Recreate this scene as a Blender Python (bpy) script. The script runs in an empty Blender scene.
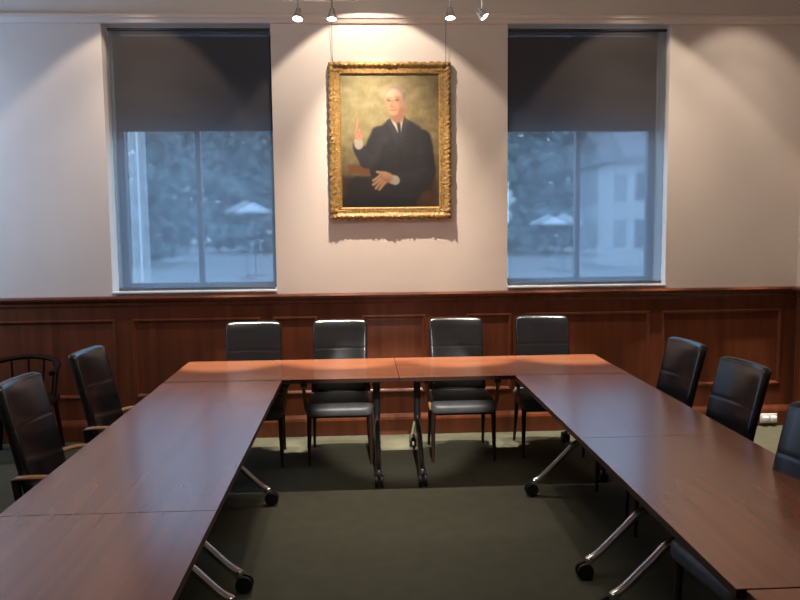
import bpy, bmesh, math, random
import numpy as np
from mathutils import Vector, Matrix, noise
random.seed(4)
S = bpy.context.scene
col = S.collection
PI = math.pi
S.view_settings.view_transform = 'Standard'

# ------------------------------------------------------------------ camera calibration
def basis(yaw, pitch, roll):
    F0 = np.array([math.sin(yaw), math.cos(yaw), 0]); R0 = np.array([math.cos(yaw), -math.sin(yaw), 0]); Z = np.array([0, 0, 1.])
    F = F0*math.cos(pitch) - Z*math.sin(pitch); U0 = F0*math.sin(pitch) + Z*math.cos(pitch)
    U = U0*math.cos(roll) + R0*math.sin(roll); R = R0*math.cos(roll) - U0*math.sin(roll)
    return F, R, U
def proj(p, P):
    F, R, U = basis(p[3], p[4], p[5]); d = np.array(P) - p[:3]
    z = d@F
    return np.array([400 + p[6]*(d@R)/z, 300 - p[6]*(d@U)/z])
T = .74
fixed = [((-1.6,.8,T),(186,361)),((1.6,.8,T),(597,354)),((-1.6,0,T),(168,381)),((1.6,0,T),(628,374)),
         ((-.8,0,T),(279,380)),((.8,0,T),(513,376)),((.8,-1.6,T),(577,437)),((.8,-3.2,T),(735,587))]
def resid(p):
    r = []
    for P, q in fixed: r += list(proj(p, P) - q)
    for x, t, q in ((-1.6,p[7],(0,515)),(-.8,p[8],(172,600)),(1.6,p[9],(800,467))): r += list(proj(p,(x,t,T)) - q)
    Yw, zt, zb = p[10:13]
    for x, qt, qb in ((p[13],(100,24),(113,292)),(p[14],(271,23),(276,291)),(p[15],(507,22),(508,288)),(p[16],(671,22),(665,286))):
        r += list(.7*(proj(p,(x,Yw,zt)) - qt)); r += list(.7*(proj(p,(x,Yw,zb)) - qb))
    r.append(proj(p,(1.,Yw,0))[1] - 430)
    return np.array(r)
p = np.array([-.3,-5.34,1.763,.05,.097,.0097,767, -2.4,-3.2,-1.9, 1.46,3.55,1.25,-2.6,-1.1,1.0,2.4])
lam = 1e-3
for it in range(60):
    r0 = resid(p); J = np.zeros((len(r0), len(p)))
    for i in range(len(p)):
        h = 1e-5*max(1, abs(p[i])); q = p.copy(); q[i] += h; J[:, i] = (resid(q) - r0)/h
    A = J.T@J; st = np.linalg.solve(A + lam*np.diag(np.diag(A)), -J.T@r0)
    if (resid(p+st)**2).sum() < (r0**2).sum(): p = p+st; lam *= .4
    else: lam *= 4
Fv, Rv, Uv = basis(p[3], p[4], p[5]); FL = p[6]; CP = p[:3]
YW, ZT, ZB = [float(v) for v in p[10:13]]; WX = [float(v) for v in p[13:17]]
def at(px, py, ax, val):
    d = Fv*FL + Rv*(px-400) - Uv*(py-300)
    t = (val - CP[ax])/d[ax]; return Vector([float(v) for v in CP + d*t])
cam = bpy.data.cameras.new('camera'); co = bpy.data.objects.new('camera', cam); col.objects.link(co)
cam.sensor_width = 36; cam.lens = float(FL)*36/800; cam.clip_start = .05
M = Matrix(((Rv[0],Uv[0],-Fv[0],CP[0]),(Rv[1],Uv[1],-Fv[1],CP[1]),(Rv[2],Uv[2],-Fv[2],CP[2]),(0,0,0,1)))
co.matrix_world = M; S.camera = co

# ------------------------------------------------------------------ materials
def lin(c): return tuple(((v/255)/12.92 if v/255 <= .04045 else ((v/255+.055)/1.055)**2.4) for v in c)
def mat(name, c, rough=.5, metal=0, var=.08, scale=(8,8,8), bump=0, bscale=200, spec=.5, rnd=False, c2=None, detail=4, coat=0):
    m = bpy.data.materials.new(name); m.use_nodes = True; nt = m.node_tree; b = nt.nodes['Principled BSDF']
    c = lin(c); b.inputs['Roughness'].default_value = rough; b.inputs['Metallic'].default_value = metal
    b.inputs['Specular IOR Level'].default_value = spec
    if coat: b.inputs['Coat Weight'].default_value = coat; b.inputs['Coat Roughness'].default_value = .2; b.inputs['Coat IOR'].default_value = 1.5
    tc = nt.nodes.new('ShaderNodeTexCoord'); mp = nt.nodes.new('ShaderNodeMapping'); mp.inputs['Scale'].default_value = scale
    nt.links.new(tc.outputs['Object'], mp.inputs['Vector'])
    if rnd:
        oi = nt.nodes.new('ShaderNodeObjectInfo'); mu = nt.nodes.new('ShaderNodeMath'); mu.operation = 'MULTIPLY'; mu.inputs[1].default_value = 40
        nt.links.new(oi.outputs['Random'], mu.inputs[0]); nt.links.new(mu.outputs[0], mp.inputs['Location'])
    nz = nt.nodes.new('ShaderNodeTexNoise'); nz.inputs['Scale'].default_value = 1; nz.inputs['Detail'].default_value = detail
    nt.links.new(mp.outputs[0], nz.inputs['Vector'])
    rp = nt.nodes.new('ShaderNodeValToRGB'); nt.links.new(nz.outputs['Fac'], rp.inputs['Fac'])
    a = tuple(v*(1-var*2) for v in c); d = lin(c2) if c2 else tuple(min(1, v*(1+var*2)) for v in c)
    rp.color_ramp.elements[0].position = .25; rp.color_ramp.elements[1].position = .75
    rp.color_ramp.elements[0].color = (*a, 1); rp.color_ramp.elements[1].color = (*d, 1)
    nt.links.new(rp.outputs['Color'], b.inputs['Base Color'])
    if bump:
        n2 = nt.nodes.new('ShaderNodeTexNoise'); n2.inputs['Scale'].default_value = bscale
        nt.links.new(tc.outputs['Object'], n2.inputs['Vector'])
        bp = nt.nodes.new('ShaderNodeBump'); bp.inputs['Strength'].default_value = bump; bp.inputs['Distance'].default_value = .004
        nt.links.new(n2.outputs['Fac'], bp.inputs['Height']); nt.links.new(bp.outputs[0], b.inputs['Normal'])
    return m
plaster = mat('cream_plaster', (223,210,198), .8, var=.03, scale=(1.5,1.5,1.5), bump=.15, bscale=60)
white = mat('white_paint', (225,225,225), .5, var=.02)
panelwood = mat('mahogany_panelling', (102,54,34), .34, var=.16, scale=(16,16,1.4), rnd=True, spec=.4)
tablewood = mat('table_veneer', (138,84,58), .25, var=.13, scale=(.7,13,13), rnd=True, spec=.8, coat=.5, detail=3)
edgewood = mat('table_edge', (54,29,21), .4, var=.15, scale=(2,20,20))
carpet = mat('olive_carpet', (80,79,66), .95, var=.05, scale=(9,9,9), bump=.25, bscale=220, spec=.1)
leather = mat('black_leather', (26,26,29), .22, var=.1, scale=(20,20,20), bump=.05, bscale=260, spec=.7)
seatleather = mat('lit_seat_leather', (92,92,95), .38, var=.1, scale=(20,20,20), bump=.06, bscale=260)  # paler than the backrests: light on the seat tops put into the colour
darkwood = mat('dark_chair_wood', (48,30,22), .4, var=.2, scale=(30,30,3))
blackwood = mat('near_black_wood', (38,22,16), .7, var=.2, scale=(30,30,3), spec=.1)
oak = mat('light_oak', (176,132,88), .4, var=.12, scale=(30,4,30))
chrome = mat('chrome', (215,215,215), .2, metal=1, var=.02)
dkmetal = mat('dark_metal', (52,52,55), .4, metal=.7, var=.04)
greymetal = mat('satin_grey_metal', (92,92,95), .3, metal=.9, var=.03)
rubber = mat('black_rubber', (18,18,18), .55, var=.05)
gold = mat('gilded_wood', (150,116,62), .48, metal=.15, var=.25, scale=(60,60,60), bump=.4, bscale=160)
aluminium = mat('blind_bar_metal', (120,122,126), .4, metal=.6, var=.03)
darkpanel = mat('dark_upper_panel', (44,42,42), .7, var=.05)
frmpaint = mat('window_frame_paint', (140,144,148), .5, var=.04)
stone = mat('outside_paving', (130,134,136), .9, var=.1)
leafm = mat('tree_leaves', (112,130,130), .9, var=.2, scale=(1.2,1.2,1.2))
barkm = mat('bark', (104,102,98), .9, var=.2)
outwhite = mat('outdoor_white', (250,250,250), .7, var=.02)
paraclo = mat('parasol_cloth', (196,200,205), .8, var=.03)
render_wall = mat('rendered_house_wall', (192,194,196), .9, var=.05, scale=(.6,.6,.6))
roofm = mat('grey_roof', (126,130,136), .8, var=.1)
def blindmat():
    m = bpy.data.materials.new('screen_blind_fabric'); m.use_nodes = True; nt = m.node_tree
    b = nt.nodes['Principled BSDF']; b.inputs['Roughness'].default_value = .8; b.inputs['Specular IOR Level'].default_value = .2
    tc = nt.nodes.new('ShaderNodeTexCoord'); wv = nt.nodes.new('ShaderNodeTexNoise'); wv.inputs['Scale'].default_value = 300
    nt.links.new(tc.outputs['Object'], wv.inputs['Vector'])
    rp = nt.nodes.new('ShaderNodeValToRGB'); rp.color_ramp.elements[0].color = (*lin((92,83,78)),1); rp.color_ramp.elements[1].color = (*lin((110,100,94)),1)
    nt.links.new(wv.outputs['Fac'], rp.inputs['Fac']); nt.links.new(rp.outputs[0], b.inputs['Base Color'])
    tl = nt.nodes.new('ShaderNodeBsdfTranslucent'); tl.inputs['Color'].default_value = (.31,.44,.57,1)
    m0 = nt.nodes.new('ShaderNodeMixShader'); m0.inputs[0].default_value = .4
    nt.links.new(b.outputs[0], m0.inputs[1]); nt.links.new(tl.outputs[0], m0.inputs[2])
    tr = nt.nodes.new('ShaderNodeBsdfTransparent'); tr.inputs['Color'].default_value = (.84,.94,1,1)
    mx = nt.nodes.new('ShaderNodeMixShader'); mx.inputs[0].default_value = .37
    nt.links.new(m0.outputs[0], mx.inputs[1]); nt.links.new(tr.outputs[0], mx.inputs[2])
    nt.links.new(mx.outputs[0], nt.nodes['Material Output'].inputs['Surface']); return m
blindfab = blindmat()
def glassmat():
    m = bpy.data.materials.new('hazy_window_glass'); m.use_nodes = True; nt = m.node_tree
    g = nt.nodes.new('ShaderNodeBsdfRefraction'); g.inputs['Roughness'].default_value = .16; g.inputs['IOR'].default_value = 1.1
    tr = nt.nodes.new('ShaderNodeBsdfTransparent'); mx = nt.nodes.new('ShaderNodeMixShader'); mx.inputs[0].default_value = .45
    nt.links.new(g.outputs[0], mx.inputs[1]); nt.links.new(tr.outputs[0], mx.inputs[2])
    nt.links.new(mx.outputs[0], nt.nodes['Material Output'].inputs['Surface']); return m
glass = glassmat()
def glow(name, c, s):
    m = bpy.data.materials.new(name); m.use_nodes = True; b = m.node_tree.nodes['Principled BSDF']
    b.inputs['Emission Color'].default_value = (*c,1); b.inputs['Emission Strength'].default_value = s; return m
bulbm = glow('lit_bulb', (1,.93,.82), 14)

# ------------------------------------------------------------------ mesh helpers
def obj(name, bm, m, parent=None, smooth=True, ang=40):
    bmesh.ops.recalc_face_normals(bm, faces=bm.faces)
    me = bpy.data.meshes.new(name); bm.to_mesh(me); bm.free()
    for x in (m if isinstance(m, (list, tuple)) else [m]): me.materials.append(x)
    if smooth:
        for f in me.polygons: f.use_smooth = True
        try: me.set_sharp_from_angle(angle=math.radians(ang))
        except Exception: pass
    o = bpy.data.objects.new(name, me); col.objects.link(o); o.parent = parent; return o
def empty(name, loc=(0,0,0), rz=0):
    o = bpy.data.objects.new(name, None); o.empty_display_size = .1; col.objects.link(o); o.location = loc; o.rotation_euler = (0,0,rz); return o
def tag(o, label, cat, group=None, kind=None):
    o['label'] = label; o['category'] = cat
    if group: o['group'] = group
    if kind: o['kind'] = kind
    return o
def struct(name, bm, m, parent=None, **k):
    o = obj(name, bm, m, parent, **k)
    if not parent: o['kind'] = 'structure'
    return o
def copy_tree(o, parent=None):
    c = o.copy(); col.objects.link(c); c.parent = parent
    for ch in list(o.children): copy_tree(ch, c)
    return c
def box(bm, x0, x1, y0, y1, z0, z1, bev=0, seg=2):
    t = bmesh.new(); bmesh.ops.create_cube(t, size=1)
    for v in t.verts: v.co = Vector((x0+(v.co.x+.5)*(x1-x0), y0+(v.co.y+.5)*(y1-y0), z0+(v.co.z+.5)*(z1-z0)))
    if bev: bmesh.ops.bevel(t, geom=list(t.edges), offset=bev, segments=seg, affect='EDGES', profile=.5)
    me = bpy.data.meshes.new('t'); t.to_mesh(me); t.free(); bm.from_mesh(me); bpy.data.meshes.remove(me)
def sweep(bm, pts, rad, n=12, flat=1.0, up=(0,0,1)):
    pts = [Vector(q) for q in pts]
    if not isinstance(rad, (list, tuple)): rad = [rad]*len(pts)
    rings = []
    for i, q in enumerate(pts):
        tg = (pts[min(i+1, len(pts)-1)] - pts[max(i-1, 0)]).normalized()
        u = Vector(up)
        if abs(tg.dot(u)) > .95: u = Vector((0,1,0))
        s = tg.cross(u).normalized(); w = s.cross(tg)
        rings.append([bm.verts.new(q + s*math.cos(a)*rad[i] + w*math.sin(a)*rad[i]*flat) for a in [2*PI*k/n for k in range(n)]])
    for a, b in zip(rings, rings[1:]):
        for k in range(n): bm.faces.new((a[k], a[(k+1)%n], b[(k+1)%n], b[k]))
    bm.faces.new(rings[0]); bm.faces.new(rings[-1][::-1])
def bez(pts, n=16):
    pts = [Vector(q) for q in pts]; out = []
    P = [pts[0]*2-pts[1]] + pts + [pts[-1]*2-pts[-2]]
    for i in range(1, len(P)-2):
        for k in range(n):
            t = k/n; a, b, c, d = P[i-1:i+3]
            out.append(.5*((2*b)+(c-a)*t+(2*a-5*b+4*c-d)*t*t+(3*b-a-3*c+d)*t**3))
    return out + [pts[-1]]
def lathe(bm, prof, n=20, mx=Matrix.Identity(4)):
    rings = [[bm.verts.new(mx @ Vector((r*math.cos(2*PI*k/n), r*math.sin(2*PI*k/n), z))) for k in range(n)] for r, z in prof]
    for a, b in zip(rings, rings[1:]):
        for k in range(n): bm.faces.new((a[k], a[(k+1)%n], b[(k+1)%n], b[k]))
    bm.faces.new(rings[0][::-1]); bm.faces.new(rings[-1])
def ringframe(bm, x0, x1, z0, z1, prof, y):
    """mitred moulding on the wall plane: prof = (inset, stand-off towards the room)"""
    R = []
    for o, d in prof: R.append([bm.verts.new((a, y-d, b)) for a, b in ((x0+o,z0+o),(x1-o,z0+o),(x1-o,z1-o),(x0+o,z1-o))])
    for a, b in zip(R, R[1:]):
        for k in range(4): bm.faces.new((a[k], a[(k+1)%4], b[(k+1)%4], b[k]))
    return R
def slab(bm, w, h, t, r, R, mapf, seams=(), nu=10, nv=12, sd=.12):
    def axis(L, n, extra=()):
        e = [0, r*.08, r*.3, r*.6, r]; v = [-L/2+a for a in e] + [L/2-a for a in e] + [-L/2+r+(L-2*r)*k/n for k in range(1, n)]
        for s in extra: v += [s-.012, s-.005, s, s+.005, s+.012]
        return sorted(set(round(a, 5) for a in v))
    xs = axis(w, nu); ys = axis(h, nv, seams); G = {}
    for side in (1, -1):
        for i, x in enumerate(xs):
            for j, y in enumerate(ys):
                d = min(w/2-abs(x), h/2-abs(y)); k = min(1, d/r); n = t/2*math.sqrt(max(0, 1-(1-k)**2))
                for s in seams: n *= 1-sd*math.exp(-((y-s)/.006)**2)
                a, b = (abs(x)-(w/2-R))/R, (abs(y)-(h/2-R))/R; X, Y = x, y
                if a > 0 and b > 0:
                    X = math.copysign(w/2-R+R*a*math.sqrt(1-b*b/2), x); Y = math.copysign(h/2-R+R*b*math.sqrt(1-a*a/2), y)
                G[side,i,j] = bm.verts.new(mapf(X, Y, n*side))
    for side in (1, -1):
        for i in range(len(xs)-1):
            for j in range(len(ys)-1): bm.faces.new((G[side,i,j], G[side,i+1,j], G[side,i+1,j+1], G[side,i,j+1]))
    bmesh.ops.remove_doubles(bm, verts=bm.verts, dist=1e-5)

# ------------------------------------------------------------------ room shell
XL, YF, ZC = -4.7, -7.6, 4.35
XR = at(794, 350, 1, YW).x
WT = .42
bm = bmesh.new(); box(bm, XL-.3, XR+.3, YF-.3, YW+WT, -.15, 0); struct('floor', bm, carpet, smooth=False)
bm = bmesh.new(); box(bm, XL-.3, XR+.3, YF-.3, YW+WT, ZC, ZC+.2); struct('ceiling', bm, plaster, smooth=False)
bm = bmesh.new()
xs = [XL-.3, WX[0], WX[1], WX[2], WX[3], XR+.3]
box(bm, xs[0], xs[5], YW, YW+WT, 0, ZB); box(bm, xs[0], xs[5], YW, YW+WT, ZT, ZC)
for a, b in ((0,1),(2,3),(4,5)): box(bm, xs[a], xs[b], YW, YW+WT, ZB, ZT)
struct('wall_back', bm, plaster, smooth=False)
bm = bmesh.new(); box(bm, XL-.3, XL, YF, YW, 0, ZC); struct('wall_left', bm, plaster, smooth=False)
bm = bmesh.new(); box(bm, XR, XR+.3, YF, YW, 0, ZC); struct('wall_right', bm, plaster, smooth=False)
bm = bmesh.new(); box(bm, XL-.3, XR+.3, YF-.3, YF, 0, ZC); struct('wall_front', bm, plaster, smooth=False)

ZD = at(400, 292, 1, YW).z           # top of the dado rail
def panelling(panels, zt):
    bm = bmesh.new()
    mould = [(0,.034),(.004,.042),(.014,.043),(.024,.037),(.032,.026),(.038,.025)]
    x0, x1 = panels[0][0]-.12, panels[-1][1]+.12
    box(bm, x0, x1, -.02, 0, 0, zt)
    for a, b in panels:
        R = ringframe(bm, a, b, .36, zt-.13, mould, 0); bm.faces.new(R[-1])
    e = [x0] + [v for ab in panels for v in ab] + [x1]
    for k in range(0, len(e), 2): box(bm, e[k], e[k+1], -.034, -.02, .0, zt)      # stiles
    for a, b in panels: box(bm, a, b, -.034, -.02, 0, .36); box(bm, a, b, -.034, -.02, zt-.13, zt)
    return bm
pp = [(-190,-75),(-60,118),(134,262),(274,318),(363,425),(466,511),(524,648),(660,779)]
panels = [(at(a,345,1,YW).x, at(b,345,1,YW).x) for a, b in pp]; panels[0] = (XL+.12, panels[0][1]); 
bm = panelling(panels, ZD-.06); o = struct('trim_1', bm, panelwood, smooth=False); o.location = (0, YW-.001, 0)
def railprof(bm, x0, x1, prof):       # extrude (stand-off, z) profile along x at y=0
    A = [bm.verts.new((x0,-d,z)) for d, z in prof]; B = [bm.verts.new((x1,-d,z)) for d, z in prof]
    n = len(prof)
    for k in range(n): bm.faces.new((A[k], A[(k+1)%n], B[(k+1)%n], B[k]))
    bm.faces.new(A); bm.faces.new(B[::-1])
dado = [(0,ZD-.09),(.036,ZD-.09),(.045,ZD-.07),(.042,ZD-.055),(.06,ZD-.035),(.075,ZD-.03),(.08,ZD-.015),(.072,ZD),(0,ZD)]
skirt = [(0,0),(.06,0),(.06,.13),(.054,.15),(.045,.165),(.036,.18),(0,.18)]
ZP = at(400, 18, 1, YW).z
prail = [(0,ZP-.05),(.02,ZP-.045),(.035,ZP-.02),(.05,ZP-.01),(.05,ZP+.015),(.03,ZP+.03),(0,ZP+.03)]
def run(name, prof, m):
    bm = bmesh.new(); railprof(bm, XL, XR, prof); o = struct(name, bm, m, smooth=False); o.location = (0,YW-.001,0)
def run_side(name, prof, m):
    bm = bmesh.new(); railprof(bm, -(YW-.08), -YF, prof); o = struct(name, bm, m, smooth=False)
    o.rotation_euler = (0,0,-PI/2); o.location = (XR-.001, 0, 0)        # local x runs along world -y
run('trim_2', dado, panelwood); run('baseboard_back', skirt, panelwood); run('trim_3', prail, plaster)
run_side('trim_4', dado, panelwood); run_side('baseboard_right', skirt, panelwood); run_side('trim_5', prail, plaster)
bm = panelling([(-YW+.2+1.4*k, -YW+1.45+1.4*k) for k in range(6)], ZD-.06); o = struct('trim_6', bm, panelwood, smooth=False)
o.rotation_euler = (0,0,-PI/2); o.location = (XR-.001, 0, 0)

# ------------------------------------------------------------------ windows and blinds
def window(k, x0, x1, gap):
    w = empty('window_%d' % k, ((x0+x1)/2, YW+.30, ZB)); w['kind'] = 'structure'
    W = x1-x0; H = ZT-ZB; hw = W/2
    split = at(200 if k == 1 else 590, 132, 1, YW+.30).z - ZB
    bm = bmesh.new(); f = .06; mu = .022
    box(bm,-hw,-hw+f,0,.07,0,H,.004); box(bm,hw-f,hw,0,.07,0,H,.004); box(bm,-hw+f,hw-f,0,.07,0,f,.004); box(bm,-hw+f,hw-f,0,.07,H-.03,H,.004)
    box(bm,-mu,mu,.0,.07,f,H-.03,.004); obj('window_frame', bm, frmpaint, w, ang=30)
    bm = bmesh.new()
    for a, b in ((-hw+f,-mu),(mu,hw-f)): bm.faces.new([bm.verts.new(v) for v in ((a,.035,f),(b,.035,f),(b,.035,H-.03),(a,.035,H-.03))])
    obj('pane', bm, glass, w, smooth=False)
    bm = bmesh.new(); box(bm,-hw+.02,hw-.02,-.05,-.03,split,H-.05,.004); obj('upper_panel', bm, darkpanel, w, ang=30)
    bm = bmesh.new(); box(bm,-hw,hw,-.33,0,-.004,.012,.004); obj('window_sill', bm, white, w, ang=30)
    b = empty('roller_blind', ((x0+x1)/2, YW+.03, ZB))
    bm = bmesh.new(); xa, xb = -hw+gap[0], hw-gap[1]
    n = 24
    vs = [[bm.verts.new((xa+(xb-xa)*i/8, .004*math.sin(i/8*PI*2+z*2), .035+(H-.046-.035)*z/n)) for i in range(9)] for z in range(n+1)]
    for i in range(n):
        for j in range(8): bm.faces.new((vs[i][j],vs[i][j+1],vs[i+1][j+1],vs[i+1][j]))
    obj('fabric', bm, blindfab, b, ang=80)
    bm = bmesh.new(); box(bm, xa, xb, -.008, .008, .015, .04, .004); obj('bottom_bar', bm, aluminium, b, ang=30)
    bm = bmesh.new(); lathe(bm, [(.010,xa-.005),(.012,xa),(.012,xb),(.010,xb+.005)], 20, Matrix.Translation((0,.0,H-.05)) @ Matrix.Rotation(PI/2,4,'Y')); obj('roller', bm, darkpanel, b)
    return b
b = window(1, WX[0], WX[1], (.045,.014)); tag(b, 'dark grey screen roller blind lowered over the window left of the portrait', 'blind', 'roller blinds')
b = window(2, WX[2], WX[3], (.014,.025)); tag(b, 'dark grey screen roller blind lowered over the window right of the portrait', 'blind', 'roller blinds')

# ------------------------------------------------------------------ tables
def make_table(legs, reach, length=1.6):
    t = empty('conference_table')
    L, D, h = length-.002, .797, T; K = reach; e = .001
    bm = bmesh.new(); box(bm, -L/2+e, L/2-e, -D/2+e, D/2-e, h-.006, h, .0006, 1); obj('table_top', bm, tablewood, t, ang=30)
    bm = bmesh.new(); box(bm, -L/2, L/2, -D/2, D/2, h-.03, h-.0012, .001, 1); obj('edge_band', bm, edgewood, t, ang=30)
    bm = bmesh.new(); box(bm, legs[0], legs[-1], -.03, .03, h-.085, h-.045, .006); obj('crossbar', bm, dkmetal, t, ang=30)
    for x in legs:
        bm = bmesh.new(); sweep(bm, [(x,0,.33),(x,0,.69)], .026, 16); box(bm, x-.03, x+.03, -.3, .3, .68, h-.0305, .006)
        lg = obj('leg', bm, greymetal, t, ang=40); lg['label'] = 'grey metal table leg column'
        bm = bmesh.new(); sweep(bm, bez([(x,-K,.098),(x,-K*.83,.135),(x,-K*.47,.255),(x,-.06,.345),(x,.06,.345),(x,K*.47,.255),(x,K*.83,.135),(x,K,.098)], 6), .021, 14)
        for e_ in (-1,1): lathe(bm, [(.021,-.012),(.023,0),(.023,.02),(.012,.028)], 14, Matrix.Translation((x,e_*(K-.008),.09)))
        ft = obj('foot', bm, chrome, lg); ft['label'] = 'arched chrome foot'
        for e_ in (-1, 1):
            bm = bmesh.new(); y = e_*(K+.018)
            for q in (-1, 1): lathe(bm, [(.024,-.01),(.041,-.009),(.044,0),(.041,.009),(.024,.01)], 20, Matrix.Translation((x+q*.019,y,.044)) @ Matrix.Rotation(PI/2,4,'Y'))
            sweep(bm, [(x-.03,y,.044),(x+.03,y,.044)], .009, 8); sweep(bm, bez([(x,y,.044),(x,e_*K,.075),(x,e_*(K-.008),.095)],4), .01, 8)
            c = obj('caster', bm, rubber, lg); c['label'] = 'black twin wheel caster'
    return t
far = make_table((-.6,.65), .48); arm = make_table((-.47,.75), .335); used = set()
YL = at(150, 511, 2, T).y                 # the cross seam of the left arm
G0 = .012                                 # gap between the cross table and the arms
long_ = make_table((YL/2+.36, 1.57+YL/2, 1.84+YL/2), .335, -YL)
tables = [(far,-.8,.4,0,'left half of the far cross table under the portrait'),(far,.8,.4,PI,'right half of the far cross table under the portrait'),
          (long_,-1.2,YL/2-G0,-PI/2,'long left arm table joining the far cross table'),(arm,-1.2,YL-.8-G0,-PI/2,'left arm table closest to the viewer'),
          (arm,1.2,-.8-G0,-PI/2,'right arm table joining the far cross table'),(arm,1.2,-2.4-G0,-PI/2,'second table of the right arm, between two others'),
          (arm,1.225,-4.005-G0,-PI/2,'right arm table nearest the viewer, only its end corner in view')]
for i, (proto, x, y, r, l) in enumerate(tables):
    t = copy_tree(proto) if proto in used else proto; used.add(proto); t.location = (x, y, 0); t.rotation_euler = (0,0,r)
    tag(t, 'red-brown wooden meeting table, '+l, 'table', 'meeting tables in a U shape')

# ------------------------------------------------------------------ chairs
def make_chair():
    c = empty('upholstered_armchair')
    bm = bmesh.new()
    slab(bm, .50, .48, .085, .035, .06, lambda x, y, n: Vector((x, y-.01, .43+n+(.012*(1-(x/.25)**2)*(1-(y/.24)**2) if n > 0 else 0)+(-.02*max(0,(-y-.1)/.14)**2))), nu=8, nv=8)
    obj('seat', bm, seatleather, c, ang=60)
    def bmap(x, y, n):
        v = (y+.28)/.56
        w = 1 + .04*v
        yy = .19 + .11*v + .02*v*v - .03*(x/.22)**2
        return Vector((x*w, yy + n, .475+.56*v))
    bm = bmesh.new(); slab(bm, .42, .56, .055, .024, .045, bmap, seams=(.06,), nu=10, nv=12, sd=.06)
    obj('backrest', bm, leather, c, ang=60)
    for s in (-1, 1):
        bm = bmesh.new(); sweep(bm, [(s*.232,-.205,.0),(s*.230,-.2,.2),(s*.226,-.195,.40)], [.011,.016,.02], 12); obj('leg', bm, darkwood, c)
        bm = bmesh.new(); sweep(bm, bez([(s*.222,.285,.0),(s*.216,.235,.22),(s*.214,.205,.40),(s*.212,.225,.58)],5), [.011]+[.0115+.009*min(1,k/8) for k in range(15)], 12); obj('leg', bm, darkwood, c)
        bm = bmesh.new(); sweep(bm, bez([(s*.222,.215,.585),(s*.262,.13,.603),(s*.272,.0,.606),(s*.270,-.13,.602),(s*.262,-.19,.594)],6), [.014]+[.02]*11+[.024]*12+[.016], 12, flat=.55)
        a = obj('armrest', bm, oak, c); a['label'] = 'light wooden armrest'
        bm = bmesh.new(); sweep(bm, bez([(s*.245,-.19,.40),(s*.262,-.165,.5),(s*.267,-.15,.592)],5), .013, 10); obj('arm_support', bm, oak, c)
    bm = bmesh.new(); box(bm,-.225,.225,-.2,-.175,.355,.395,.004); box(bm,-.21,.21,.19,.215,.355,.395,.004)
    for s in (-1,1): box(bm, s*.222-.012, s*.222+.012, -.19, .21, .355, .395, .004)
    obj('seat_frame', bm, darkwood, c, ang=30)
    return c
chair = make_chair(); first = [True]
TOPZ, TOPY = 1.03, .31
def put(px, py, rz, label, group, dx=0, dy=0):
    q = at(px, py, 2, TOPZ)
    off = Matrix.Rotation(rz, 3, 'Z') @ Vector((0, TOPY, 0))
    c = chair if first[0] else copy_tree(chair); first[0] = False
    c.location = (q.x-off.x+dx, q.y-off.y+dy, 0); c.rotation_euler = (0,0,rz)
    tag(c, label, 'chair', group)
    return c
g1, g2, g3 = 'chairs behind the far table', 'chairs along the left arm', 'chairs along the right arm'
put(254,322,.03,'black leather chair behind the far table, leftmost, under the left window', g1)
ca_ = put(340,320,.0,'black leather chair behind the far table, just below the left edge of the portrait', g1)
cb_ = put(455,318,.0,'black leather chair behind the far table, just right of the table seam', g1)
put(541,316,-.03,'black leather chair behind the far table, rightmost, under the right window', g1)
put(84,350,PI/2-.1,'black leather chair on the left side, farther one near the panelled wall', g2)
put(14,379,PI/2-.06,'black leather chair on the left side, nearest one at the picture edge', g2)
put(690,341,-PI/2+.1,'black leather chair on the right side, farthest one near the panelled wall', g3)
put(748,362,-PI/2+.1,'black leather chair on the right side, middle one of three', g3)
put(832,412,-PI/2+.1,'black leather chair on the right side, nearest one cut by the picture edge', g3)

# captain's chair by the wall
q = at(22, 400, 1, YW-.42)
c = empty('wooden_armchair', (q.x, YW-.42, 0), .15); tag(c, 'dark wooden armchair with curved low back standing against the panelling at far left', 'chair')
bm = bmesh.new(); slab(bm, .5, .48, .045, .02, .1, lambda x, y, n: Vector((x, y, .43+n)), nu=8, nv=8); obj('seat', bm, blackwood, c)
arc = [(.27*math.cos(a), .02+.24*math.sin(a), .70+.05*max(0,math.sin(a))) for a in [PI*k/24 for k in range(25)]]
arc = [(.275,-.2,.68)] + arc + [(-.275,-.2,.68)]
bm = bmesh.new(); sweep(bm, arc, .026, 10, flat=.8); obj('top_rail', bm, blackwood, c)
for k in range(7):
    a = PI*(k+.3)/6.6
    bm = bmesh.new(); sweep(bm, [(.235*math.cos(a),.02+.2*math.sin(a),.44),(.27*math.cos(a),.02+.24*math.sin(a),.70+.05*math.sin(a))], .009, 8); obj('spindle', bm, blackwood, c)
for sx in (-1,1):
    for sy in (-1,1):
        bm = bmesh.new(); sweep(bm, [(sx*.24,sy*.22,0),(sx*.2,sy*.18,.42)], [.014,.02], 10); obj('leg', bm, blackwood, c)

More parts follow.
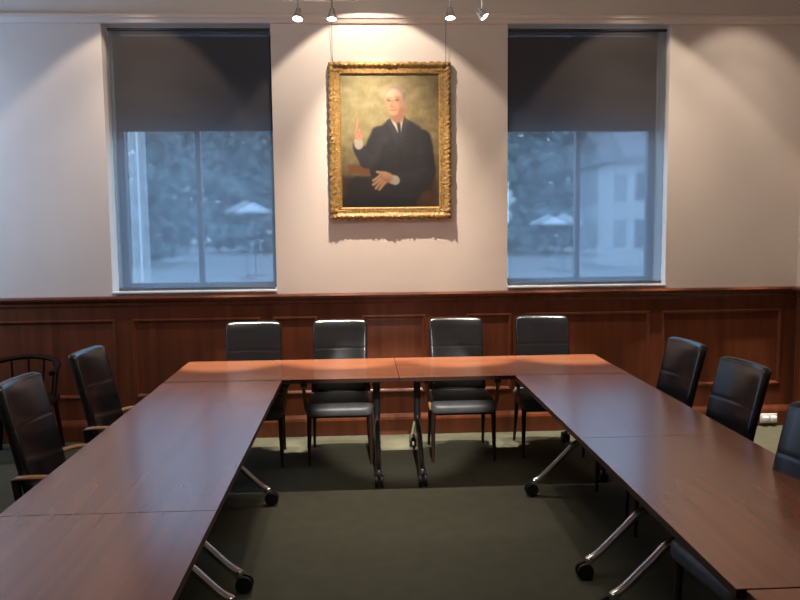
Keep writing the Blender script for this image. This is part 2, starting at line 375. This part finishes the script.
# ------------------------------------------------------------------ portrait
a, b_ = at(328,62,1,YW-.05), at(451,218,1,YW-.05)
PW, PH = b_.x-a.x, a.z-b_.z; pc = ((a.x+b_.x)/2, YW, (a.z+b_.z)/2)
pt = empty('portrait_painting', (pc[0], YW-.012, b_.z)); tag(pt, 'oil portrait of a seated man in a dark suit, in an ornate gilded frame', 'painting')
bm = bmesh.new()
prof = [(0,0),(0,.03),(.006,.042),(.016,.048),(.027,.046),(.037,.036),(.047,.028),(.057,.027),(.066,.029),(.075,.025),(.083,.028),(.090,.024),(.098,.010),(.098,.0)]
def orn(k, s, L, sd):
    o, y = prof[k]
    if k < 4: o += (-.012*abs(math.sin(s*PI/.062)) + .008*noise.noise((s*26, 5, sd)) + .004)*(1-k*.25)
    if 1 <= k <= 5: y += .006*noise.noise((s*60, k*.9, sd)) + .002*math.sin(s*2*PI/.04+k*1.3)
    elif 6 <= k <= 8: y += .004*noise.noise((s*80, k*.8, sd+3))
    if k == 10: y += .003*math.sin(s*2*PI/.018)
    e = min(s, L-s)
    if e < .16 and 2 <= k <= 8: y += .007*math.exp(-((e-.05)/.06)**2)*(1+.4*math.sin(e*120))
    m_ = abs(s-L/2)
    if m_ < .1 and 1 <= k <= 6: y += .006*math.exp(-(m_/.05)**2)*(1+.3*math.sin(m_*160))
    return o, max(y, .001) if k else y
def side(P0, P1, nrm, sd):
    L = (P1-P0).length; n = int(L/.004); dr = (P1-P0)/L; G = []
    for i in range(n+1):
        row = []
        for k in range(len(prof)):
            s = L*i/n; o, y = orn(k, s, L, sd); sm = max(o, min(L-o, s))
            if i == 0 or i == n: o, y = prof[k]; sm = o if i == 0 else L-o
            q = P0 + dr*sm + nrm*o; row.append(bm.verts.new((q.x, -y, q.z)))
        G.append(row)
    for i in range(n):
        for k in range(len(prof)-1):
            try: bm.faces.new((G[i][k], G[i+1][k], G[i+1][k+1], G[i][k+1]))
            except ValueError: pass
h = PW/2
C = [Vector((-h,0,0)), Vector((h,0,0)), Vector((h,0,PH)), Vector((-h,0,PH))]
for i, nn in enumerate(((0,0,1),(-1,0,0),(0,0,-1),(1,0,0))): side(C[i], C[(i+1)%4], Vector(nn), i*11.3)
bmesh.ops.remove_doubles(bm, verts=bm.verts, dist=.0006)
obj('picture_frame', bm, gold, pt, ang=60)
# canvas: vertex-painted
NX, NY = 200, 272; X0, X1, Y0, Y1 = 338.5, 440.5, 72.5, 209
gx, gy = np.meshgrid(np.linspace(X0,X1,NX), np.linspace(Y0,Y1,NY))
img = np.zeros((NY,NX,3))
u = (gx-X0)/(X1-X0); v = (gy-Y0)/(Y1-Y0)
nzv = np.array([[noise.noise((x*.09,y*.13,0))+.5*noise.noise((x*.3,y*.22,4)) for x in np.linspace(X0,X1,NX)] for y in np.linspace(Y0,Y1,NY)])
wob = np.array([[noise.noise((x*.12,y*.12,9)) for x in np.linspace(X0,X1,NX)] for y in np.linspace(Y0,Y1,NY)])
gx = gx + wob*.9; gy = gy + np.roll(wob,40,1)*.9
def mixc(A, B, t): return A + (B-A)*t[...,None]
c_ = lambda *q: np.array(q, float)
img[:] = c_(132,120,80); img = mixc(img, c_(110,93,58), np.clip(u*1.1-.2,0,1)); img = mixc(img, c_(72,54,34), np.clip(v*1.6-.75,0,1))
img = mixc(img, c_(144,134,92), np.clip(1-np.hypot(u-.25,(v-.25)*1.2)/.35,0,1)*.7)
img += nzv[...,None]*12
def paint(d, colr, soft=.9, op=1):
    global img
    img = mixc(img, c_(*colr), np.clip(.5-d/(soft*1.7),0,1)*op)
def cap(a, b, r0, r1):
    ax, ay = a; bx, by = b; vx, vy = bx-ax, by-ay
    t = np.clip(((gx-ax)*vx+(gy-ay)*vy)/(vx*vx+vy*vy+1e-9),0,1)
    return np.hypot(gx-ax-vx*t, gy-ay-vy*t) - (r0+(r1-r0)*t)
def ell(cx, cy, rx, ry, rot=0):
    dx, dy = gx-cx, gy-cy; cs, sn = math.cos(rot), math.sin(rot); X, Y = dx*cs+dy*sn, -dx*sn+dy*cs
    k = np.hypot(X/rx, Y/ry); return (k-1)*min(rx,ry)
def poly(P):
    d = np.full(gx.shape, 1e9); ins = np.zeros(gx.shape, bool); n = len(P)
    for i in range(n):
        (ax, ay), (bx, by) = P[i], P[(i+1)%n]; d = np.minimum(d, cap((ax,ay),(bx,by),0,0))
        cnd = ((ay > gy) != (by > gy)); 
        if by != ay: ins ^= cnd & (gx < (bx-ax)*(gy-ay)/(by-ay)+ax)
    return np.where(ins, -d, d)
paint(poly([(417,142),(433,146),(435,208),(412,208)]), (74,44,24), 3)
paint(poly([(424,148),(430,150),(430,200),(422,200)]), (96,58,30), 3)
paint(poly([(346,164),(376,167),(376,175),(346,173)]), (108,68,36), 1.5)
paint(poly([(340,176),(372,178),(370,208),(340,208)]), (58,40,26), 3)
suit = (36,34,36)
paint(cap((408,192),(356,188),13,11), (34,30,30), 1.5); paint(cap((404,206),(350,206),12,12), (30,26,26), 1.5)
paint(cap((396,186),(358,182),3,3), (48,43,42), 6, .6)
paint(poly([(376,129),(387,120),(405,118),(419,125),(429,138),(433,164),(430,190),(404,200),(372,194),(368,168),(371,146)]), suit, 1.5)
paint(cap((414,130),(426,186),7,9), (26,24,25), 9, .6)
paint(cap((379,134),(366,160),9,8), suit, 1.5); paint(cap((365,160),(356,146),7.5,5.5), (42,40,43), 1.2)
paint(cap((384,138),(372,158),4,4), (56,52,54), 7, .7)
paint(cap((378,168),(384,146),1,1), (24,22,24), 3, .7); paint(cap((400,150),(404,186),.8,1), (24,22,24), 2.5, .7)
paint(cap((423,138),(428,172),9,8.5), (31,29,32), 1.5); paint(cap((426,176),(394,181),8,6), (39,37,40), 1.5)
paint(cap((419,140),(421,166),2,2), (50,47,48), 6, .6); paint(cap((422,172),(398,177),2,2), (54,50,51), 5, .6)
paint(poly([(389,118),(404,116),(400,136)]), (172,162,142), 1); paint(poly([(396,120),(400,120),(401,135),(398.4,136)]), (34,30,38), 1)
paint(poly([(386,120),(390,117),(399,138),(396,146)]), (46,43,45), 1); paint(poly([(409,120),(404,115),(400.5,138),(401,146)]), (41,38,41), 1)
paint(cap((396.5,108),(397,116),6,6.2), (134,92,68), 1.5)
# head: skull, jaw, cheek shadow, greying hair at the sides, high forehead
sk = np.minimum(ell(395.5,97,10,12), cap((394.2,104),(393.6,108.5),7.4,5.4)); paint(sk, (170,125,94), 1.2)
paint(ell(402,103,5.5,12), (128,88,64), 7, .8); paint(ell(391,91.5,6,4.5), (196,160,130), 7, .85); paint(ell(389.5,104,3.5,3.5), (186,140,108), 5, .6)
paint(ell(405.6,101.5,1.7,3.3), (138,92,70), 1)
paint(np.maximum(ell(396.5,95,11,11.5), -ell(393,99.5,10,12.5)), (120,108,88), 2)
paint(cap((404.6,93),(405.4,98),1.5,1), (102,90,76), 1.8)
paint(cap((386.8,96.8),(390.4,96.2),.5,.5), (110,82,62), 1.3, .7); paint(cap((394.8,96.1),(398.8,96.5),.5,.55), (104,76,58), 1.3, .7)
for ex in (388.8,396.8):
    paint(ell(ex,98.9,2.2,1.3), (120,82,62), 1.6, .75); paint(ell(ex,99,1.2,.6), (56,42,36), 1, .9)
paint(cap((393,98.5),(391,104.2),.4,1), (142,96,74), 1.6, .8); paint(cap((390.2,105.4),(394,105.6),.5,.5), (112,72,56), 1.3, .8)
paint(cap((389.6,108.8),(395.2,108.6),.5,.45), (114,68,58), 1.1, .9); paint(ell(392.4,111.6,3,1.2), (176,132,102), 2, .5)
flesh = (176,131,98); fl2 = (132,90,66)
paint(cap((357,144),(356.5,141),5,4.6), (166,156,138), 1)
paint(ell(357.2,134,4.6,6,.1), flesh, 1)
paint(cap((355.2,130),(356.2,116),1.7,1.2), fl2, .8); paint(cap((355.2,130),(356.2,116.4),1.3,.85), flesh, .7)        # one raised finger
for A, B in (((358,129),(360.6,131.5)),((358.6,132),(361,134)),((358.8,134.6),(360.8,136.4))): paint(cap(A,B,1.7,1.4), fl2, .8); paint(cap(A,B,1.25,1), flesh, .7)
paint(cap((354,136),(358.6,131),1.6,1.1), fl2, .8); paint(cap((354,136),(358.4,131.2),1.2,.8), flesh, .7)
paint(cap((394,180.5),(391,180),5,4.6), (166,156,138), 1)
paint(ell(384,178,7.6,5.4,-.25), flesh, 1.1); paint(ell(385,181,5.5,3,-.25), fl2, 3, .6)
for A, B in (((379,175.5),(371.5,180.5)),((379.5,178.5),(371.5,185)),((381,181),(374,188.5)),((383.5,182.5),(378,190))): paint(cap(A,B,2,1.4), fl2, .8); paint(cap(A,B,1.45,1), flesh, .7)
paint(cap((384,173.5),(376,171.5),1.8,1.3), flesh, .8)
img += nzv[...,None]*5
img = img*(1.0-.22*np.clip(v*1.8-.8,0,1))[...,None]
img = np.clip(img*.93,0,255)/255; limg = np.where(img <= .04045, img/12.92, ((img+.055)/1.055)**2.4)
cw, ch = PW-.18, PH-.18
bm = bmesh.new()
vv = [[bm.verts.new((-cw/2+cw*i/(NX-1), -.012, .09+ch*(1-j/(NY-1)))) for i in range(NX)] for j in range(NY)]
for j in range(NY-1):
    for i in range(NX-1): bm.faces.new((vv[j][i], vv[j+1][i], vv[j+1][i+1], vv[j][i+1]))
pm = bpy.data.materials.new('oil_paint'); pm.use_nodes = True; nt = pm.node_tree; bs = nt.nodes['Principled BSDF']; bs.inputs['Roughness'].default_value = .5
an = nt.nodes.new('ShaderNodeAttribute'); an.attribute_name = 'Col'; nt.links.new(an.outputs['Color'], bs.inputs['Base Color'])
cv = obj('canvas', bm, pm, pt, smooth=False)
ca = cv.data.color_attributes.new('Col', 'FLOAT_COLOR', 'POINT'); buf = np.ones((NY*NX,4), np.float32); buf[:, :3] = limg.reshape(-1,3); ca.data.foreach_set('color', buf.ravel())
for s in (-1, 1):
    bm = bmesh.new(); x = s*(PW/2-.035); sweep(bm, [(x,-.012,PH-.02),(x,-.042,ZP-.005-b_.z)], .0022, 6); obj('hanging_wire', bm, dkmetal, pt)

# ------------------------------------------------------------------ spotlights
YS = YW-.82
def spot_light(loc, target, power, size, blend, colr=(1,.85,.71), rad=.03):
    l = bpy.data.lights.new('spot_lamp', 'SPOT'); l.energy = power; l.spot_size = math.radians(size); l.spot_blend = blend; l.color = colr; l.shadow_soft_size = rad
    o = bpy.data.objects.new('spot_lamp', l); col.objects.link(o); o.location = loc
    o.rotation_euler = (Vector(target)-Vector(loc)).to_track_quat('-Z','Y').to_euler(); return o
def fixture(pxs, py, label, aims):
    hs = [at(x, py+1, 1, YS) for x in pxs]; mid = (hs[0]+hs[1])/2; zb = mid.z+.11
    t = empty('spotlight_bar', (mid.x, YS, ZC)); tag(t, label, 'spotlight', 'ceiling spotlight bars')
    bm = bmesh.new(); sweep(bm, [(-.3,0,zb-ZC),(.3,0,zb-ZC)], .011, 12); obj('bar', bm, chrome, t)
    bm = bmesh.new(); sweep(bm, [(0,0,zb-ZC),(0,0,-.02)], .008, 10); lathe(bm, [(.05,-.025),(.055,-.02),(.055,0)], 20); obj('stem', bm, chrome, t)
    for hpt, aim in zip(hs, aims):
        dv = (Vector(aim)-hpt).normalized(); ctr = hpt - Vector((mid.x,YS,ZC))
        mx = Matrix.Translation(ctr) @ dv.to_track_quat('Z','Y').to_matrix().to_4x4() @ Matrix.Scale(.85, 4)
        bm = bmesh.new(); lathe(bm, [(.012,-.06),(.022,-.055),(.028,-.03),(.03,-.01),(.034,-.008),(.034,.0),(.042,.02),(.046,.04),(.043,.04),(.036,.02),(.01,.01)], 24, mx)
        hd_ = obj('lamp_head', bm, chrome, t)
        bm = bmesh.new(); lathe(bm, [(.004,.012),(.034,.024),(.036,.03),(.028,.036),(.006,.038)], 20, mx); obj('bulb', bm, bulbm, hd_)
        bm = bmesh.new(); sweep(bm, bez([(ctr.x,0,zb-ZC),(ctr.x+.0,.0,ctr.z+.07),(ctr.x,0,ctr.z+.02)],5), .006, 8); obj('yoke', bm, chrome, hd_)
        yield hpt + dv*.06, aim
L = []
PCX = pc[0]
L += list(fixture((298,332), 14, 'chrome two-headed spotlight bar hanging in front of the wall, left of the portrait', [(-.9,-.4,.7),(-.5,-.1,.7)]))
L += list(fixture((450,482), 13, 'chrome two-headed spotlight bar hanging in front of the wall, right of the portrait', [(.5,-.1,.7),(2.0,-.1,1.6)]))
for k, (q, aim) in enumerate(L): spot_light(q, aim, 78 if k < 3 else 30, 64, .9, (1,.9,.8))
# wall washers just above the spotlight bars: weak wide spill (scallop) and a tighter beam
YB = YW-.72; ZB2 = 3.9
spot_light((PCX-.22,YB,ZB2), (PCX-.1,YW,ZB2-.72*3.0), 82, 87, .18, rad=.012)
spot_light((PCX-.22,YB,ZB2), (PCX+.0,YW,1.3), 500, 60, 1.0, rad=.012)
for x, tx, k, sz, bl in ((-1.85,-2.15,.55,78,.2),(1.85,2.15,.58,78,.2),(-3.7,-3.7,.07,80,.3),(2.95,2.9,.24,78,.4)):
    spot_light((x,YB,ZB2), (tx,YW,ZB2-.72*3.0), 88*k, sz, bl)
    spot_light((x,YB,ZB2), (tx,YW,1.3), 145*k, 62, 1.0)
# added unseen spots to brighten the carpet strip between far chairs and wall
for x in (-1.3,-.4,.5,1.4,2.3,3.1): spot_light((x,YW-.46,ZC-.1), (x,YW-.48,0), 1550, 18, .6, (1,.9,.74))
# added narrow spot behind the camera, unseen, to brighten middle chairs and cross table
mx_ = (ca_.location.x + cb_.location.x)/2
spot_light((mx_,-6.2,4.1), (mx_,.38,.5), 2300, 10.5, .5, (1,.92,.84), rad=.05)
def area(loc, tgt, power, sx, sy, colr):
    l = bpy.data.lights.new('area_lamp', 'AREA'); l.shape = 'RECTANGLE'; l.size = sx; l.size_y = sy; l.energy = power; l.color = colr
    o = bpy.data.objects.new('area_lamp', l); col.objects.link(o); o.location = loc; o.rotation_euler = (Vector(tgt)-Vector(loc)).to_track_quat('-Z','Y').to_euler()
area((-.3,-2.6,ZC-.05), (-.3,-2.6,0), 38, 2.0, 2.0, (1,.92,.82))
area((-.3,-1.8,3.75), (-.3,-1.2,5), 20, 2.6, 1.2, (1,.9,.8))          # added fill without a fixture, bounced off the ceiling to lift the frieze
area((XL+.1,.3,2.4), (-3.4,1.46,2.2), 50, .5, 1.7, (.36,.6,1))       # daylight from a window in the left wall

# ------------------------------------------------------------------ power socket
q = at(768, 418, 1, YW-.06)
s = empty('power_socket', (q.x, YW-.062, q.z)); tag(s, 'white double power socket with plugs on the skirting at right', 'socket')
bm = bmesh.new(); box(bm,-.075,.075,-.012,0,-.042,.042,.004); obj('face_plate', bm, white, s, ang=30)
for x in (-.036,.036):
    bm = bmesh.new(); box(bm,x-.024,x+.024,-.045,-.012,-.03,.022,.008,3); obj('plug', bm, white, s, ang=40)

# ------------------------------------------------------------------ outside
bm = bmesh.new(); box(bm,-60,60,YW+WT,110,-.4,-.3); g = struct('ground', bm, stone, smooth=False)
q = at(143, 200, 1, 5.5); t = empty('flagpole', (q.x,5.5,-.3)); tag(t, 'white pole standing outside the left window', 'pole')
bm = bmesh.new(); sweep(bm, [(0,0,0),(0,0,7)], [.066,.058], 14); obj('pole', bm, outwhite, t)
bm = bmesh.new(); lathe(bm, [(.2,0),(.2,.06),(.1,.1)], 16); obj('base', bm, outwhite, t)
def tree(px, Y, r, hgt, label):
    q = at(px, 231, 1, Y); t = empty('tree', (q.x, Y, -.3)); tag(t, label, 'tree', 'trees outside the windows')
    bm = bmesh.new(); sweep(bm, [(0,0,0),(.05,.02,hgt*.4),(0,0,hgt*.8)], [.2,.15,.06], 10); obj('trunk', bm, barkm, t)
    bm = bmesh.new()
    for k in range(420):
        a = random.uniform(0,2*PI); rr = r*math.sqrt(random.random()); z = hgt*random.uniform(.03,1)
        bmesh.ops.create_icosphere(bm, subdivisions=1, radius=r*random.uniform(.08,.17), matrix=Matrix.Translation((rr*math.cos(a)*.93, rr*math.sin(a)*.93, z)))
    for vx in bm.verts: vx.co += Vector((noise.noise(vx.co*2.1), noise.noise(vx.co*2.1+Vector((9,0,0))), noise.noise(vx.co*2.1+Vector((0,9,0)))))*.35 + Vector((noise.noise(vx.co*5),noise.noise(vx.co*5+Vector((5,0,0))),0))*.3
    obj('crown', bm, leafm, t, smooth=False)
tree(150,40,2.6,9,'tall tree far outside the left window, left of its mullion')
tree(255,60,4.2,16,'tall tree far outside the left window, right of its mullion')
tree(190,88,7.5,24,'most distant tree behind the left window, straddling its mullion')
tree(545,50,4.4,13,'tall tree far outside the right window, left of its mullion')
tree(705,58,4.4,15,'tall tree far outside the right window, beyond the house')
tree(620,90,7.5,24,'most distant tree behind the right window, rising over the house')
def parasol(px, py, Y, r, label):
    q = at(px, py, 1, Y); t = empty('parasol', (q.x, Y, -.3)); tag(t, label, 'parasol', 'white parasols outside'); zt = q.z+.3
    bm = bmesh.new(); n = 8
    top = bm.verts.new((0,0,zt)); R = [bm.verts.new((r*math.cos(2*PI*k/n), r*math.sin(2*PI*k/n), zt-.4)) for k in range(n)]; R2 = [bm.verts.new((v.co.x, v.co.y, zt-.48)) for v in R]
    for k in range(n): bm.faces.new((top,R[k],R[(k+1)%n])); bm.faces.new((R[k],R2[k],R2[(k+1)%n],R[(k+1)%n]))
    obj('canopy', bm, paraclo, t, smooth=False)
    bm = bmesh.new(); sweep(bm, [(0,0,0),(0,0,zt-.02)], .03, 10); obj('pole', bm, greymetal, t)
    bm = bmesh.new(); lathe(bm, [(.35,0),(.35,.06),(.06,.09)], 16); obj('base', bm, greymetal, t)
parasol(254,202,28,.8,'white parasol outside the left window')
parasol(548,214,30,.85,'white parasol outside the right window')
q = at(630, 231, 1, 32); hx = q.x
t = empty('house', (hx,32,-.3)); tag(t, 'pale rendered house outside the right window', 'house')
bm = bmesh.new(); box(bm,-1.1,1.1,0,5,0,5.0); obj('wall', bm, render_wall, t, smooth=False)
bm = bmesh.new(); A = [bm.verts.new(v) for v in ((-1.4,-.3,4.9),(1.4,-.3,4.9),(1.4,5.3,4.9),(-1.4,5.3,4.9),(-1.4,2.5,6.6),(1.4,2.5,6.6))]
for f in ((0,1,5,4),(2,3,4,5),(0,4,3),(1,2,5),(0,3,2,1)): bm.faces.new([A[i] for i in f])
obj('roof', bm, roofm, t, smooth=False)
for wx in (-.5,.5):
    for wz in (.9,3.1):
        bm = bmesh.new(); box(bm,wx-.3,wx+.3,-.04,.02,wz,wz+1.3,.02,1); obj('window', bm, roofm, t, smooth=False)

# ------------------------------------------------------------------ sky
w = bpy.data.worlds.new('dusk_sky'); S.world = w; w.use_nodes = True; nt = w.node_tree; bg = nt.nodes['Background']
tc = nt.nodes.new('ShaderNodeTexCoord'); sx = nt.nodes.new('ShaderNodeSeparateXYZ'); rp = nt.nodes.new('ShaderNodeValToRGB')
nt.links.new(tc.outputs['Generated'], sx.inputs[0]); nt.links.new(sx.outputs['Z'], rp.inputs['Fac']); nt.links.new(rp.outputs[0], bg.inputs['Color'])
rp.color_ramp.elements[0].color = (.30,.44,.60,1); rp.color_ramp.elements[1].color = (.41,.61,.88,1); rp.color_ramp.elements[1].position = .5; bg.inputs['Strength'].default_value = 4.0
